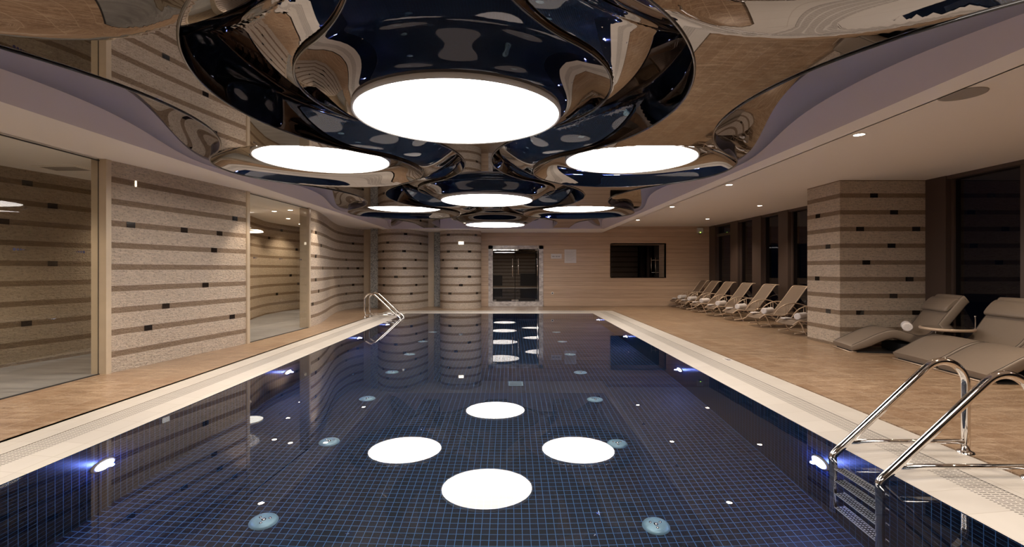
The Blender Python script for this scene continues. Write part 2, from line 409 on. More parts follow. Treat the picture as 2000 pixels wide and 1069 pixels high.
# sculpted canopy ---------------------------------------------------
P0 = 5.42; YS0, YS1 = -4.5, 17.7
def s_of(y):
    t = .5-.5*math.cos(2*PI*(y-4.3)/P0); return t**1.15
def uT(y): return 3.30+.50*s_of(y)-.0
def zT(y): return 3.33-.27*s_of(y)
def yk(i): return YS0+(YS1-YS0)*i/n_y
n_y = 260
b = MB()
for sg in (-1, 1):
    P = []
    for i in range(n_y+1):
        y = yk(i); ut, zt = uT(y), zT(y); row = []
        um, zm = AH-.70*(AH-ut), AZ+.34*(zt-AZ)
        lo = [(AH, AZ), (AH-.05, AZ+.02), (um+.5*(AH-um), AZ+.45*(zm-AZ)), (um, zm)]
        for k in range(9):      # lower concave fold
            t = k/8; row.append((AH+(um-AH)*t, AZ+(zm-AZ)*(t**1.6)+.02*math.sin(PI*t)))
        P.append([Vector((AC+sg*u, y, z)) for u, z in row])
    b.grid(P)
    P = []
    for i in range(n_y+1):
        y = yk(i); ut, zt = uT(y), zT(y); um, zm = AH-.70*(AH-ut), AZ+.34*(zt-AZ)
        row = []
        for k in range(9):
            t = k/8; row.append((um+(ut-um)*(.35*t+.65*t*t), zm+(zt-zm)*t))
        P.append([Vector((AC+sg*u, y, z)) for u, z in row])
    b.grid(P)
b.face([(AL, 17.7, AZ), (AR, 17.7, AZ), (AR-.3, 17.15, 3.6), (AL+.3, 17.15, 3.6)])
b.face([(AL, -4.5, AZ), (AR, -4.5, AZ), (AR-.3, -4.3, 3.6), (AL+.3, -4.3, 3.6)])
struct(b.build('trim_2', M_cove), 'wavy lilac white plaster cove around the dark canopy', 'cove')
b = MB(); P = []
CB = [-.98, 4.44, 9.86, 15.28]; CS = [-3.84, 1.58, 7.0, 12.42]; ZE_B, ZE_C = 3.10, 2.93
LOB = [(.055, y, 1.38, ZE_B) for y in CB]+[(u, y, 1.40, ZE_C) for u in (-2.17, 2.27) for y in CS]
def field(u, y):
    best = None
    z = 9
    for (a, c, R, ze) in LOB:
        d = math.hypot(u-a, y-c)
        if d > 4: continue
        if d < R: q = ze+.02+.30*smooth((R-d)/.3)
        else: q = ze+.02+(3.52-ze)*smooth((d-R)/1.35+.04)
        z = min(z, q)
    return min(z, 3.52)
n_d = 520
for i in range(n_d+1):
    y = YS0+(YS1-YS0)*i/n_d; ut, zt = uT(y), zT(y); row = []
    for k in range(201):
        u = -ut+2*ut*k/200; e = abs(u)/ut; F = field(u, y)
        row.append((AC+u, y, F+(zt-F)*smooth((e-.72)/.28)))
    P.append(row)
b.grid(P)
canopy = b.build('ceiling_mirror', M_gloss)
struct(canopy, 'dark mirror-like stretched ceiling high above the pool', 'ceiling')

RL = .93
def outline(R, n):
    h = P0/2; rho = (n*n+h*h-R*R)/(2*(R-n)); ty = R*h/(R+rho)
    def wf(dy):
        dy = abs(dy)
        if dy <= ty: return math.sqrt(R*R-dy*dy)
        return (n+rho)-math.sqrt(max(0, rho*rho-(h-dy)**2))
    return wf
def chain(name, label, ux, centers, R, n, ze, zl, y0, y1):
    wf = outline(R, n); root = thing(name, label, 'ceiling canopy', (AC+ux, centers[0], ze))
    off = Vector((AC+ux, centers[0], ze)); ys = [y0+(y1-y0)*i/int((y1-y0)/.03) for i in range(int((y1-y0)/.03)+1)]
    P = []; Ls = []; Rs = []
    for y in ys:
        c = min(centers, key=lambda q: abs(q-y)); dy = y-c
        ww = wf(min(abs(dy), P0/2)); row = []
        for k in range(33):
            e = -1+k/16; x = e*ww; r = math.hypot(x, dy)
            q = max(0, min(1, (R-r)/(R-RL-.02))); t = smooth(q) if ze > zl else 1-(1-q)**2.2
            dish = .05*(1-e*e) if False else 0
            row.append(Vector((AC+ux+x, y, ze+(zl+.03-ze)*t))-off)
        P.append(row); Ls.append(row[0]); Rs.append(row[-1])
    b = MB(); b.grid(P); b.build('panel', M_gloss_dim if name.startswith('central') else M_gloss, root)
    for E, sg in ((Ls, 1), (Rs, -1)):
        b = MB(); b.grid([[p, p+Vector((sg*.03, 0, .62))] for p in E])
        b.build('skirt', M_gloss_dim, root)
        b = MB(); b.tube([p+Vector((0, 0, -.004)) for p in E], .010, 6); b.build('edge_trim', M_trimline, root)
    for E in (P[0], P[-1]):
        b = MB(); b.grid([[p, p+Vector((0, 0, .62))] for p in E]); b.build('end_skirt', M_gloss_dim, root)
    return root
chain('central_canopy', 'glossy dark scalloped canopy carrying the three middle round lamps', .055, CB, 1.38, .20, ZE_B, 2.90, -3.7, 17.3)
chain('side_canopy', 'glossy dark scalloped canopy carrying the two left round lamps', -2.17, CS, 1.40, .27, ZE_C, 3.08, -4.3, 16.7)
chain('side_canopy', 'glossy dark scalloped canopy carrying the two right round lamps', 2.27, CS, 1.40, .27, ZE_C, 3.08, -4.3, 16.7)
def round_lamp(x, y, z, label, R=RL):
    t = thing('round_ceiling_lamp', label, 'lamp', (x, y, z), group='large round ceiling lamps')
    b = MB(); b.lathe([(R-.015, .0), (R-.005, -.012), (R+.008, -.008), (R+.01, .06), (R-.02, .06)], seg=96); b.build('rim', M_rim, t)
    b = MB(); b.disc(R-.008, (0, 0, -.002), 96, flip=True); b.build('diffuser', M_lamp, t)
cbx = AC+.055
for y, s_ in ((4.44, 'largest round glowing ceiling lamp, nearest over the pool centre line'), (9.86, 'round glowing lamp second along the pool centre line'),
             (15.28, 'small-looking farthest round glowing lamp on the centre line'), (-.98, 'round glowing lamp overhead behind the viewpoint')):
    round_lamp(cbx, y, 2.90, s_)
for x, nm in ((AC-2.17, 'left'), (AC+2.27, 'right')):
    for y, q in ((1.58, 'round glowing lamp almost overhead on the %s side'), (7.0, 'nearer round glowing lamp in the %s dark canopy'), (12.42, 'farther narrow-looking round lamp in the %s dark canopy')):
        round_lamp(x, y, 3.08, q % nm)

# ------------------------------------------------------------------ walls
def stone_wall(name, pts, accents, m, label, cat='wall', z1=3.1, th=.22, side=1, glints=(), row0=2.80, dz=.317, z0=0, n=12, ends=True):
    c = catmull([(x, y, 0) for x, y in pts], n); s = [0]
    for i in range(1, len(c)): s.append(s[-1]+(c[i]-c[i-1]).length)
    b = MB()
    nrm = []
    for i in range(len(c)):
        t = (c[min(i+1, len(c)-1)]-c[max(i-1, 0)]).normalized(); nrm.append(Vector((t.y, -t.x, 0))*side)
    P = [[c[i]+Vector((0, 0, z)) for z in (z0, z1)] for i in range(len(c))]
    uv = [[(s[i], z) for z in (z0, z1)] for i in range(len(c))]
    b.grid(P, 0, uv, sm=True)
    Q = [[c[i]-nrm[i]*th+Vector((0, 0, z)) for z in (z0, z1)] for i in range(len(c))]
    b.grid(Q, 0, uv, sm=True)
    for i in (0, len(c)-1):
        b.face([P[i][0], Q[i][0], Q[i][1], P[i][1]], 3)
    def at(u):
        for i in range(len(c)-1):
            if s[i+1] >= u: break
        t = (u-s[i])/(s[i+1]-s[i]); return c[i]+(c[i+1]-c[i])*t+(nrm[i]*(1-t)+nrm[i+1]*t)*.006
    for k, (u, r) in enumerate(list(accents)+list(glints)):
        z = row0-dz*round(r); mi = 1 if k < len(accents) else 2; hw = .07 if mi == 1 else .012
        u = max(.072, min(s[-1]-.072, u)); n_ = 4
        b.grid([[at(u-hw+2*hw*q/n_)+Vector((0, 0, z-.042)), at(u-hw+2*hw*q/n_)+Vector((0, 0, z+.042))] for q in range(n_+1)], mi, sm=False)
    o = b.build(name, [m, M_accent, M_glint, M_travert])
    return struct(o, label, cat)
stone_wall('wall_left', [(-5.77, 6.95), (-5.55, 8.3), (-5.3, 9.75)],
    [(.33, 2), (1.3, 2), (2.09, 2), (1.96, 3), (1.76, 5), (.94, 6), (.62, 7), (2.41, 7), (2.48, 1)], M_stone, 'near left split-face stone wall with brown bands', glints=[(.41, 0)])
stone_wall('wall_left_far', [(-5.18, 12.4), (-5.25, 13.2), (-5.5, 14.4), (-5.85, 15.8), (-6.12, 17.2), (-6.1, 18.4), (-5.75, 19.2)],
    [(.55, 1), (1.18, 2), (4.64, 0), (4.06, 2), (.54, 3), (3.31, 3), (5.76, 3), (6.28, 1), (1.43, 4), (4.81, 4), (5.92, 4), (6.55, 4), (.54, 5), (4.16, 5), (5.29, 5), (6.84, 5), (.83, 6), (4.93, 6), (6.29, 6), (3.82, 7), (5.76, 7), (.29, 7)], M_stone, 'wavy far left stone wall with brown bands')
stone_wall('wall_far_left', [(-5.15, 18.75), (-4.75, 18.05), (-4.2, 17.75), (-3.8, 17.95), (-3.5, 18.6), (-3.28, 19.4)],
    [(1.8, 0), (1.08, 1), (2.71, 1), (.81, 2), (1.74, 2), (.08, 3), (2.35, 3), (.85, 4), (1.76, 4), (1.44, 5), (2.99, 5), (.85, 6), (2.39, 6), (2.08, 7)], M_stone, 'bulging stone wall in the far left corner')
stone_wall('wall_corridor', [(-7.95, 2), (-7.9, 4), (-7.8, 6), (-7.72, 7.3), (-7.43, 8.6), (-7.4, 10.5), (-7.4, 13.0), (-7.9, 15.2), (-8.06, 16.3), (-7.84, 18.2), (-7.2, 19.5)],
    [(5.66, 0), (6.0, 1), (5.36, 2), (6.0, 4), (5.65, 7), (15.06, 0), (14.24, 1), (16.0, 2), (15.63, 5), (16.1, 6), (14.76, 7), (3.2, 2), (2.4, 5)], M_stone_cor, 'corridor stone wall behind the left glass', row0=2.86)
# cylinder column and square pillar
ca = Vector((-1.95, 18.95, 0)); R_ = .8
b = MB(); sg_ = 64
b.grid([[ca+Vector((R_*math.sin(a), -R_*math.cos(a), z)) for z in (0, 3.0)] for a in [2*PI*k/sg_-PI for k in range(sg_+1)]], 0,
       [[((2*PI*k/sg_)*R_, z) for z in (0, 3.0)] for k in range(sg_+1)])
for a, r in [(-.51, 2), (.53, 2), (-.89, 3), (-.12, 4), (.52, 5), (-1.26, 5), (.11, 6), (-.43, 7), (.98, 7), (-.51, 0), (.9, 0)]:
    z = 2.80-.317*r; q = .085
    b.grid([[ca+Vector(((R_+.006)*math.sin(a+t), -(R_+.006)*math.cos(a+t), zz)) for zz in (z-.042, z+.042)] for t in (-q, -q/2, 0, q/2, q)], 1, sm=False)
z = 2.80-.317; a = .12; q = .115
b.grid([[ca+Vector(((R_+.008)*math.sin(a+t), -(R_+.008)*math.cos(a+t), zz)) for zz in (z-.05, z+.05)] for t in (-q, -q/2, 0, q/2, q)], 2, sm=False)
tag(b.build('round_column', [M_stone, M_accent, M_glint]), 'round banded stone column left of the glass doors', 'column', kind='structure')
b = MB()
x0, x1, y0, y1 = 6.40, 8.07, 9.39, 10.42
for (p, q_, u0) in (((x0, y0), (x1, y0), 0), ((x0, y0), (x0, y1), 0), ((x0, y1), (x1, y1), 0), ((x1, y0), (x1, y1), 0)):
    ln = math.hypot(q_[0]-p[0], q_[1]-p[1])
    b.face([(*p, 0), (*q_, 0), (*q_, 3.24), (*p, 3.24)], 0, [(u0, 0), (u0+ln, 0), (u0+ln, 3.24), (u0, 3.24)])
for u, r in [(.66, 0), (1.05, 1), (.39, 2), (1.48, 2), (1.0, 3), (.51, 4), (1.35, 5), (1.04, 6), (.39, 7), (1.48, 7)]:
    z = 2.93-.325*r; b.box(x0+u-.075, x0+u+.075, y0-.006, y0, z-.043, z+.043, 1)
for u, r in [(.72, 1), (.4, 3), (.74, 5), (.39, 7)]:
    z = 2.93-.325*r; b.box(x0-.006, x0, y0+u-.12, y0+u+.02, z-.043, z+.043, 1)
tag(b.build('square_pillar', [M_stone_col, M_accent]), 'square banded stone pillar between the loungers', 'column', kind='structure')

# glass partitions with stone end frames
def dot_group(b, y0, z, dirn, xg, pitch=.042, r0=.019):
    y = y0
    for k in range(5):
        r = r0*(1-k*.19)
        pts = [Vector((0, r*math.cos(2*PI*q/20), r*math.sin(2*PI*q/20))) for q in range(20)]
        f = xg(y); b.face([Vector((f+.008, y, z))+p for p in pts], 0); y += dirn*pitch*(1-k*.13)
def glass_wall(name, p0, p1, z1, label, groups):
    dx, dy = p1[0]-p0[0], p1[1]-p0[1]
    b = MB(); b.face([(*p0, .0), (*p1, .0), (*p1, z1), (*p0, z1)])
    o = b.build(name, M_pane); struct(o, label, 'window')
    b = MB(); M = None
    ang = math.atan2(dy, dx); ln = math.hypot(dx, dy)
    for zz in (0.0, z1-.03):
        c = Vector((p0[0], p0[1], 0)); R = Matrix.Translation(c) @ Matrix.Rotation(ang, 4, 'Z')
        b.box(0, ln, -.012, .012, zz, zz+.012, 0, R)
    b.build('frame', M_blackmetal, o)
    b = MB(); xg = lambda y: p0[0]+dx*(y-p0[1])/dy
    for y, d in groups: dot_group(b, y, 1.735, d, xg)
    b.build('dot_decal', M_dots, o)
    return o
glass_wall('window_1', (GX, -3.0), (GX, 6.92), 3.07, 'large clear glass partition along the left walkway', [(5.70, 1), (6.63, -1), (3.6, 1), (4.6, -1)])
glass_wall('window_2', (-5.33, 9.78), (-5.18, 12.36), 3.07, 'narrow clear glass partition between the left stone walls', [(10.0, 1), (12.0, -1), (11.0, 1)])
b = MB(); b.box(-5.97, -5.755, 6.88, 6.97, 0, 3.08); b.box(-5.868, -5.862, 6.872, 6.88, 0, 3.07, 1)
struct(b.build('trim_3', [M_travert, M_blackmetal]), 'pale stone end frame of the near left wall', 'wall trim')
b = MB(); b.box(-5.38, -5.14, 12.36, 12.44, 0, 3.08); struct(b.build('trim_4', M_travert), 'pale stone end frame of the wavy left wall', 'wall trim')
b = MB(); b.box(-5.45, -5.28, 9.70, 9.80, 0, 3.08); struct(b.build('trim_5', M_travert), 'pale stone edge at the far end of near left wall', 'wall trim')
b = MB(); b.box(-5.80, -5.42, 19.1, 19.2, 0, 3.08); b.box(-5.42, -5.13, 18.72, 18.9, 0, 3.08, 1); b.box(-5.44, -5.40, 18.75, 19.2, 0, 3.08)
struct(b.build('trim_6', [M_travert, M_mosaic]), 'pale stone strip with grey mosaic in the far left corner', 'wall trim')
b = MB(); b.box(-3.32, -3.06, 19.35, 19.6, 0, 3.0); b.box(-3.06, -2.72, 19.42, 19.6, 0, 3.0, 1)
struct(b.build('trim_7', [M_travert, M_mosaic]), 'pale stone and grey mosaic strip beside the round column', 'wall trim')

# far wall with openings
def X_(px, y): return (px-997)/944*y
DX0, DX1, DZ1 = X_(954, YF), X_(1061, YF), 2.455
WX0, WX1, WZ0, WZ1 = X_(1193, YF), X_(1301, YF), 1.17, 2.52
b = MB(); t = .25
for x0, x1, z0, z1 in ((-6.4, DX0, 0, 3.3), (DX0, DX1, DZ1, 3.3), (DX1, WX0, 0, 3.3), (WX0, WX1, 0, WZ0), (WX0, WX1, WZ1, 3.3), (WX1, 8.4, 0, 3.3)):
    b.box(x0, x1, YF, YF+t, z0, z1)
struct(b.build('wall_far', M_wood), 'far end wall clad in horizontal oak boards', 'wall')
b = MB(); b.box(-6.4, 8.4, YF+3.4, YF+3.6, 0, 3.3); b.box(-6.5, -6.4, YF, YF+3.5, 0, 3.3); b.box(8.3, 8.4, YF, YF+3.5, 0, 3.3); b.box(-6.4, 8.4, YF+t, YF+3.5, 3.2, 3.3); b.box(-6.4, 8.4, YF+.3, YF+3.5, -.1, 0)
struct(b.build('wall_back_room', principled('dim_room_paint', (.03, .028, .03), .7)), 'dark room beyond the far wall openings', 'wall')
# window recess
rm = MB(); d = .94
rm.box(WX1, WX1+.03, YF-.002, YF+d, WZ0, WZ1); rm.box(WX0-.03, WX0, YF, YF+d, WZ0, WZ1); rm.box(WX0, WX1, YF, YF+d, WZ1, WZ1+.03); rm.box(WX0, WX1, YF-.004, YF+d, WZ0-.03, WZ0+.002, 1)
o = rm.build('window_3', [M_wood, M_accent]); struct(o, 'dark internal window set deep in the oak wall', 'window')
b = MB(); b.box(WX0, WX1, YF+d-.01, YF+d, WZ0, WZ1); b.build('pane', M_darkpane, o)
b = MB()
for px in (1272, 1280):
    x = (px-997)/944*(YF+.86); b.tube([(x, YF+.86, 1.26), (x, YF+.86, 1.98)], .017, 8)
for z in (1.36, 1.88): b.tube([((1272-997)/944*(YF+.86), YF+.86, z), ((1288-997)/944*(YF+.86), YF+.86, z)], .012, 8)
b.build('pull_handle', M_chrome, o)
# glass double doors
b = MB(); fw = .175
b.box(DX0, DX0+fw, YF-.03, YF+.28, 0, DZ1); b.box(DX1-fw, DX1, YF-.03, YF+.28, 0, DZ1); b.box(DX0, DX1, YF-.03, YF+.28, DZ1-.14, DZ1)
b.box(DX0, DX1, YF-.06, YF+.28, 0, .19)
o = b.build('door_1', M_marble); struct(o, 'dark glass double doors in a veined marble frame', 'door')
xm = X_(1006, YF); dz0, dz1 = .20, DZ1-.15; yy = YF+.10
for k, (a, c) in enumerate(((DX0+fw+.01, xm-.01), (xm+.01, DX1-fw-.01))):
    g = MB(); g.box(a, c, yy, yy+.012, dz0, dz1); lf = g.build('door_leaf', M_doorglass, o)
    g = MB()
    for (p, q_) in ((a, a+.13), (c-.13, c)):
        g.box(p, q_, yy-.015, yy+.027, dz0, dz0+.06); g.box(p, q_, yy-.015, yy+.027, dz1-.05, dz1)
    g.build('patch_fitting', M_chrome, lf)
    hx = X_(1001 if k == 0 else 1012.5, YF)
    g = MB(); g.tube([(hx, yy-.06, 1.2 if k == 0 else 1.28), (hx, yy-.06, 1.93)], .019, 10)
    for z in (1.35, 1.8): g.tube([(hx, yy-.06, z), (hx, yy+.01, z)], .01, 8)
    g.build('pull_handle', M_chrome, lf)
g = MB(); hx = X_(1049.5, YF); g.tube([(hx, YF-.05, 1.23), (hx, YF-.05, 1.93)], .017, 10); g.box(hx-.008, hx+.02, YF-.034, YF-.02, .1, DZ1-.1); g.build('side_rail', M_chrome, o)  # solid bar modelled in place of a handle's reflection in the glass

# window wall on the right
XR = 8.10
b = MB(); b.box(XR-.02, XR+.3, YN, YF, 3.16, 3.25); b.box(XR-.04, XR+.3, YN, YF, 0, .03)
pil = [(19.05, 19.6), (17.15, 17.72), (15.56, 16.12), (14.05, 14.55), (12.5, 13.0), (11.0, 11.5), (8.95, 9.39), (7.50, 7.68), (5.2, 5.6), (2.6, 3.0), (0, .4), (-3, -2.6)]
for a, c in pil: b.box(XR-(.0 if c < 9 else .04), XR+.3, a, c, 0, 3.24)
struct(b.build('wall_right', M_brown), 'dark brown window piers along the right side', 'wall')
gl = [(17.72, 19.05), (16.12, 17.15), (14.55, 15.56), (13.0, 14.05), (11.5, 12.5), (10.42, 11.0), (7.68, 8.95), (5.6, 7.5), (3.0, 5.2), (.4, 2.6), (-2.6, 0)]
for k, (a, c) in enumerate(gl):
    b = MB(); b.face([(XR+.10, a, .03), (XR+.10, c, .03), (XR+.10, c, 3.17), (XR+.10, a, 3.17)])
    o = b.build('window_%d' % (k+4), M_darkpane)
    struct(o, ['farthest tall dark window with a transom', 'second tall dark window from the far end', 'third tall dark window from the far end', 'fourth tall dark window from the far end', 'tall dark window behind the nearest sling lounger',
        'sliver of dark window beside the pillar', 'big dark window behind the padded lounger', 'big dark window at the right edge', 'dark window nearer than the picture edge', 'dark window abreast of the viewpoint', 'dark window behind the viewpoint'][k], 'window')
    f = MB()
    for q in (a, c-.05): f.box(XR+.06, XR+.12, q, q+.05, .03, 3.17)
    if k == 0: f.box(XR+.03, XR+.12, a, c, 2.78, 2.88)
    f.build('frame', M_brown, o)
b = MB(); b.box(-10.2, 8.4, YN-.1, YN, 0, 3.3); b.box(-1.7, -.75, YN, YN+.3, 0, .95); b.box(.9, 2.6, YN, YN+.3, 0, 1.1)
struct(b.build('wall_near', principled('dark_panel_paint', (.085, .07, .062), .5)), 'dark panelled wall behind the viewpoint', 'wall')
stone_wall('wall_near_stone', [(2.3, YN+.03), (0, YN+.03), (-1.6, YN+.03)], [(1.2, 2), (2.6, 4)], M_stone, 'banded stone panel on the wall behind the viewpoint', side=-1, th=.02, z1=2.9)
b = MB(); b.box(-10.3, -10.2, YN, YF+.2, 0, 3.2); b.box(-10.2, -5.4, YF, YF+.2, 0, 3.2); struct(b.build('wall_corridor_end', M_travert), 'outer wall of the corridor', 'wall')

# ------------------------------------------------------------------ recessed downlights
def downlight(x, y, z, label, group, power=SPOT_W, spot=1.5, seen=True):
    t = thing('downlight', label, 'downlight', (x, y, z), group=group)
    b = MB(); b.lathe([(.060, -.001), (.062, -.006), (.082, -.005), (.085, 0)], seg=24); b.build('rim', M_rim, t)
    b = MB(); b.disc(.061, (0, 0, -.002), 24, flip=True); b.build('bulb', M_spot, t)
    l = bpy.data.lights.new('spot', 'SPOT'); l.energy = power; l.color = SPOT_C; l.spot_size = spot; l.spot_blend = .6; l.shadow_soft_size = .05
    lo = bpy.data.objects.new('spot', l); COL.objects.link(lo); lo.parent = t; lo.location = (0, 0, -.006)
    return t
ordn = ['nearest', 'second', 'third', 'fourth', 'fifth']
for k, y in enumerate((2.6, 6.21, 9.9, 13.4, 17.0)):
    downlight(4.48, y, 3.23, ('recessed downlight over the right deck, in the row beside the canopy, ' + ['out of frame overhead', 'nearest one seen', 'second one seen', 'third one seen', 'farthest'][k]), 'downlights beside the canopy', power=SPOT_W*1.5)
for k, y in enumerate((2.6, 6.2, 13.17, 16.66)):
    downlight(6.79, y, 3.23, 'recessed downlight in the row above the loungers, ' + ['abreast of the viewpoint', 'near the padded pair', 'nearer of the two seen', 'farther of the two seen'][k], 'downlights above the loungers', power=SPOT_W*1.9, spot=2.2)
for k, y in enumerate((2.87, 6.2, 9.54, 12.87, 16.2)):
    downlight(-4.92, y, 3.07, 'recessed downlight over the left walkway, ' + ordn[k] + ' from the near end', 'downlights over the left walkway', power=SPOT_W*1.2, spot=1.25)
for k, (x, y) in enumerate(((-6.4, 13.1), (-5.85, 12.85), (-6.9, 15.0), (-7.3, 16.8), (-7.0, 4.2), (-6.7, 5.75), (-6.8, 9.6))):  # last three are added out of view to brighten the corridor
    downlight(x, y, 3.07, 'recessed downlight in the corridor ceiling behind the glass, ' + ['centre left of the cluster', 'top right of the cluster', 'lower of the cluster', 'farthest small one', 'added fill out of view at the near end', 'added fill out of view before the grille', 'added fill hidden behind the stone wall'][k], 'downlights in the corridor', power=SPOT_W*1.6, spot=2.2)
for k, x in enumerate((-4.0, -2.2)):
    downlight(x, 17.25 if k else 16.95, 2.98 if False else 2.98, 'recessed downlight at the far end, ' + ['before the bulging wall', 'before the round column'][k], 'downlights at the far end', power=SPOT_W*.5) if False else None
t = thing('disc_pendant', 'white round pendant lamp seen through the second glass', 'lamp', (-7.05, 13.0, 2.50))
b = MB(); b.lathe([(.01, .06), (.30, .06), (.36, .03), (.36, 0)], seg=40); b.build('shade', M_rim, t)
b = MB(); b.disc(.355, (0, 0, .001), 40, flip=True); b.build('diffuser', emission('pendant_glow', (1, .92, .82), 3), t)
b = MB(); b.tube([(0, 0, .06), (0, 0, .57)], .006, 6); b.build('cord', M_blackmetal, t)

# speaker, grille, sprinkler, sensors
t = thing('ceiling_speaker', 'flat round grey speaker grille in the right ceiling', 'speaker', (4.46, 4.77, 3.23))
b = MB(); b.disc(.175, (0, 0, -.006), 40, flip=True); b.build('grille', M_grille, t)
b = MB(); b.lathe([(.174, -.006), (.188, -.008), (.192, 0)], seg=40); b.build('rim', M_grille, t)
t = thing('air_vent', 'rectangular slatted air grille in the corridor ceiling', 'vent', (-6.9, 7.5, 3.07))
b = MB(); b.box(-.30, .30, -.16, .16, -.012, 0); b.box(-.34, .34, -.2, .2, -.006, 0); b.build('frame', M_ceil, t)
b = MB()
for k in range(9): b.box(-.27, .27, -.14+k*.032, -.126+k*.032, -.016, -.012)
b.build('slats', M_grille, t)
for (x, y, l) in ((4.05, 11.75, 'small bronze sprinkler head beside the canopy border, nearer one'), (4.1, 14.9, 'small bronze sprinkler head beside the canopy border, farther one')):
    t = thing('sprinkler', l, 'sprinkler', (x, y, 3.23), group='ceiling sprinklers')
    b = MB(); b.lathe([(.0, -.002), (.05, -.004), (.055, 0)], seg=20); b.build('escutcheon', M_grille, t)
    b = MB(); b.tube([(0, 0, 0), (0, 0, -.035)], .008, 8); b.disc(.022, (0, 0, -.038), 12); b.build('nozzle', M_blackmetal, t)
x = X_(1368, 19.5)
t = thing('detector', 'small white wall box with a green light in the far right corner', 'detector', (x, YF, 2.98))
b = MB(); b.box(-.12, .12, -.10, 0, -.02, .19); bevel(b.build('housing', M_paper, t), .01)
b = MB(); b.lathe([(.0, -.06), (.05, -.05), (.07, -.02), (.07, .0)], (0, -.06, -.02), 20); b.build('dome', M_grille, t)
b = MB(); b.lathe([(0, .012), (.012, .006), (.014, 0)], (0, -.115, .0), 10, M=Matrix.Rotation(PI/2, 4, 'X')); b.build('indicator', emission('green_led', (.5, 1, .1), 4), t)
# notices
x0, x1 = X_(1076, YF), X_(1097, YF)
b = MB(); b.box(x0, x1, YF-.012, YF, 1.5+20.5*YF/944, 1.5+30*YF/944)
o = tag(b.build('wall_sign', M_paper), 'small white oblong sign with one line of dark lettering', 'sign')
zc = 1.5+25*YF/944
for a, n_ in ((.05, 4), (.19, 3), (.29, 3)):
    b = MB(); b.box(x0+a, x0+a+n_*.028-.008, YF-.0135, YF-.012, zc-.02, zc-.012)
    for k in range(n_):
        xx = x0+a+k*.028; b.box(xx, xx+.008, YF-.014, YF-.012, zc-.02, zc+.02); b.box(xx, xx+.02, YF-.014, YF-.012, zc-.02+.016*((k*7) % 3), zc-.012+.016*((k*7) % 3))
    b.build('lettering', M_ink, o)
x0, x1 = X_(1102.5, YF), X_(1125.5, YF)
b = MB(); b.box(x0, x1, YF-.012, YF, 1.5+12*YF/944, 1.5+38.5*YF/944)
o = tag(b.build('notice_board', M_paper), 'pale upright notice sheet beside the small sign', 'notice')
b = MB()
for k in range(9): b.box(x0+.06, x1-.07-.05*(k % 3), YF-.014, YF-.012, 2.20-k*.045, 2.208-k*.045)
b.build('text_line', principled('faded_ink', (.42, .38, .37), .6), o)
x = X_(1079, YF); z = 1.5-47*YF/944
t = thing('wall_socket', 'small round chrome socket low on the oak wall', 'socket', (x, YF, z))
b = MB(); b.lathe([(.0, .012), (.028, .012)], (0, 0, 0), 20, M=Matrix.Rotation(PI/2, 4, 'X')); b.build('socket_hole', M_ink, t)
b = MB(); b.lathe([(.028, .014), (.05, .014), (.055, 0)], (0, 0, 0), 24, M=Matrix.Rotation(PI/2, 4, 'X')); b.build('ring', M_rim, t)

# ------------------------------------------------------------------ pool fittings
def pool_lamp(x, y, z, sg, label):
    t = thing('pool_lamp', label, 'pool light', (x, y, z), group='underwater wall lamps')
    R = Matrix.Rotation(-sg*PI/2, 4, 'Y')
    b = MB(); b.lathe([(.085, .0), (.098, .016), (.108, .018), (.12, .012), (.125, 0)], seg=32, M=R); b.build('rim', M_grille, t)
    b = MB(); b.lathe([(.0, .034), (.05, .032), (.085, .026), (.10, .018)], seg=32, M=R); b.build('lens', M_poolglow, t)
    l = bpy.data.lights.new('glow', 'POINT'); l.energy = POOL_W; l.color = POOL_C; l.shadow_soft_size = .025
    lo = bpy.data.objects.new('glow', l); COL.objects.link(lo); lo.parent = t; lo.location = (-sg*.07, 0, 0)
for k, y in enumerate((4.41, 8.05, 11.72, 15.35)):
    pool_lamp(PX1, y, -.72, 1, ['brightest blue-white underwater lamp beside the near ladder', 'second blue-white underwater lamp on the right pool wall', 'third small underwater lamp on the right pool wall', 'farthest underwater lamp on the right pool wall'][k])
for k, y in enumerate((4.27, 7.8, 11.4, 14.0)):
    pool_lamp(PX0, y, -.66, -1, ['nearest blue-white underwater lamp on the left pool wall', 'second blue-white underwater lamp on the left pool wall', 'third small underwater lamp on the left pool wall', 'farthest underwater lamp near the left ladder'][k])
def inlet():
    t = thing('floor_inlet', '', 'pool inlet', (0, 0, PD), group='round inlets on the pool floor')
    b = MB(); b.lathe([(.0, .034), (.07, .034), (.095, .028), (.115, .014), (.12, 0)], seg=36); b.build('cover', M_steeldisc, t)
    b = MB()
    for k in range(3):
        a = k*2*PI/3+.5; b.lathe([(0, .042), (.012, .040), (.014, .03)], (.05*math.cos(a), .05*math.sin(a), 0), 10)
    b.lathe([(0, .046), (.02, .042), (.022, .03)], (0, 0, 0), 14); b.build('screw', M_chrome, t)
    return t
proto = inlet(); k = 0
for sx, nm in ((-2.17, 'left'), (1.28, 'right')):
    for j, y in enumerate((4.25, 5.79, 7.32, 8.85, 10.4, 11.95, 13.5)):
        o = proto if k == 0 else copy_tree(proto); k += 1
        o.location = (sx, y, PD); tag(o, 'round pale blue inlet cover on the pool floor, %s of the %s row' % (['nearest', 'second', 'third', 'fourth', 'fifth', 'sixth', 'farthest'][j], nm))
t = thing('floor_drain', 'small square blue grille on the pool floor centre', 'drain', (.09, 8.15, PD))
b = MB(); b.box(-.12, .12, -.12, .12, 0, .012); b.build('frame', M_steeldisc, t)
b = MB()
for q in range(6): b.box(-.10, .10, -.10+q*.035, -.085+q*.035, .012, .016)
b.build('slot', M_ink, t)

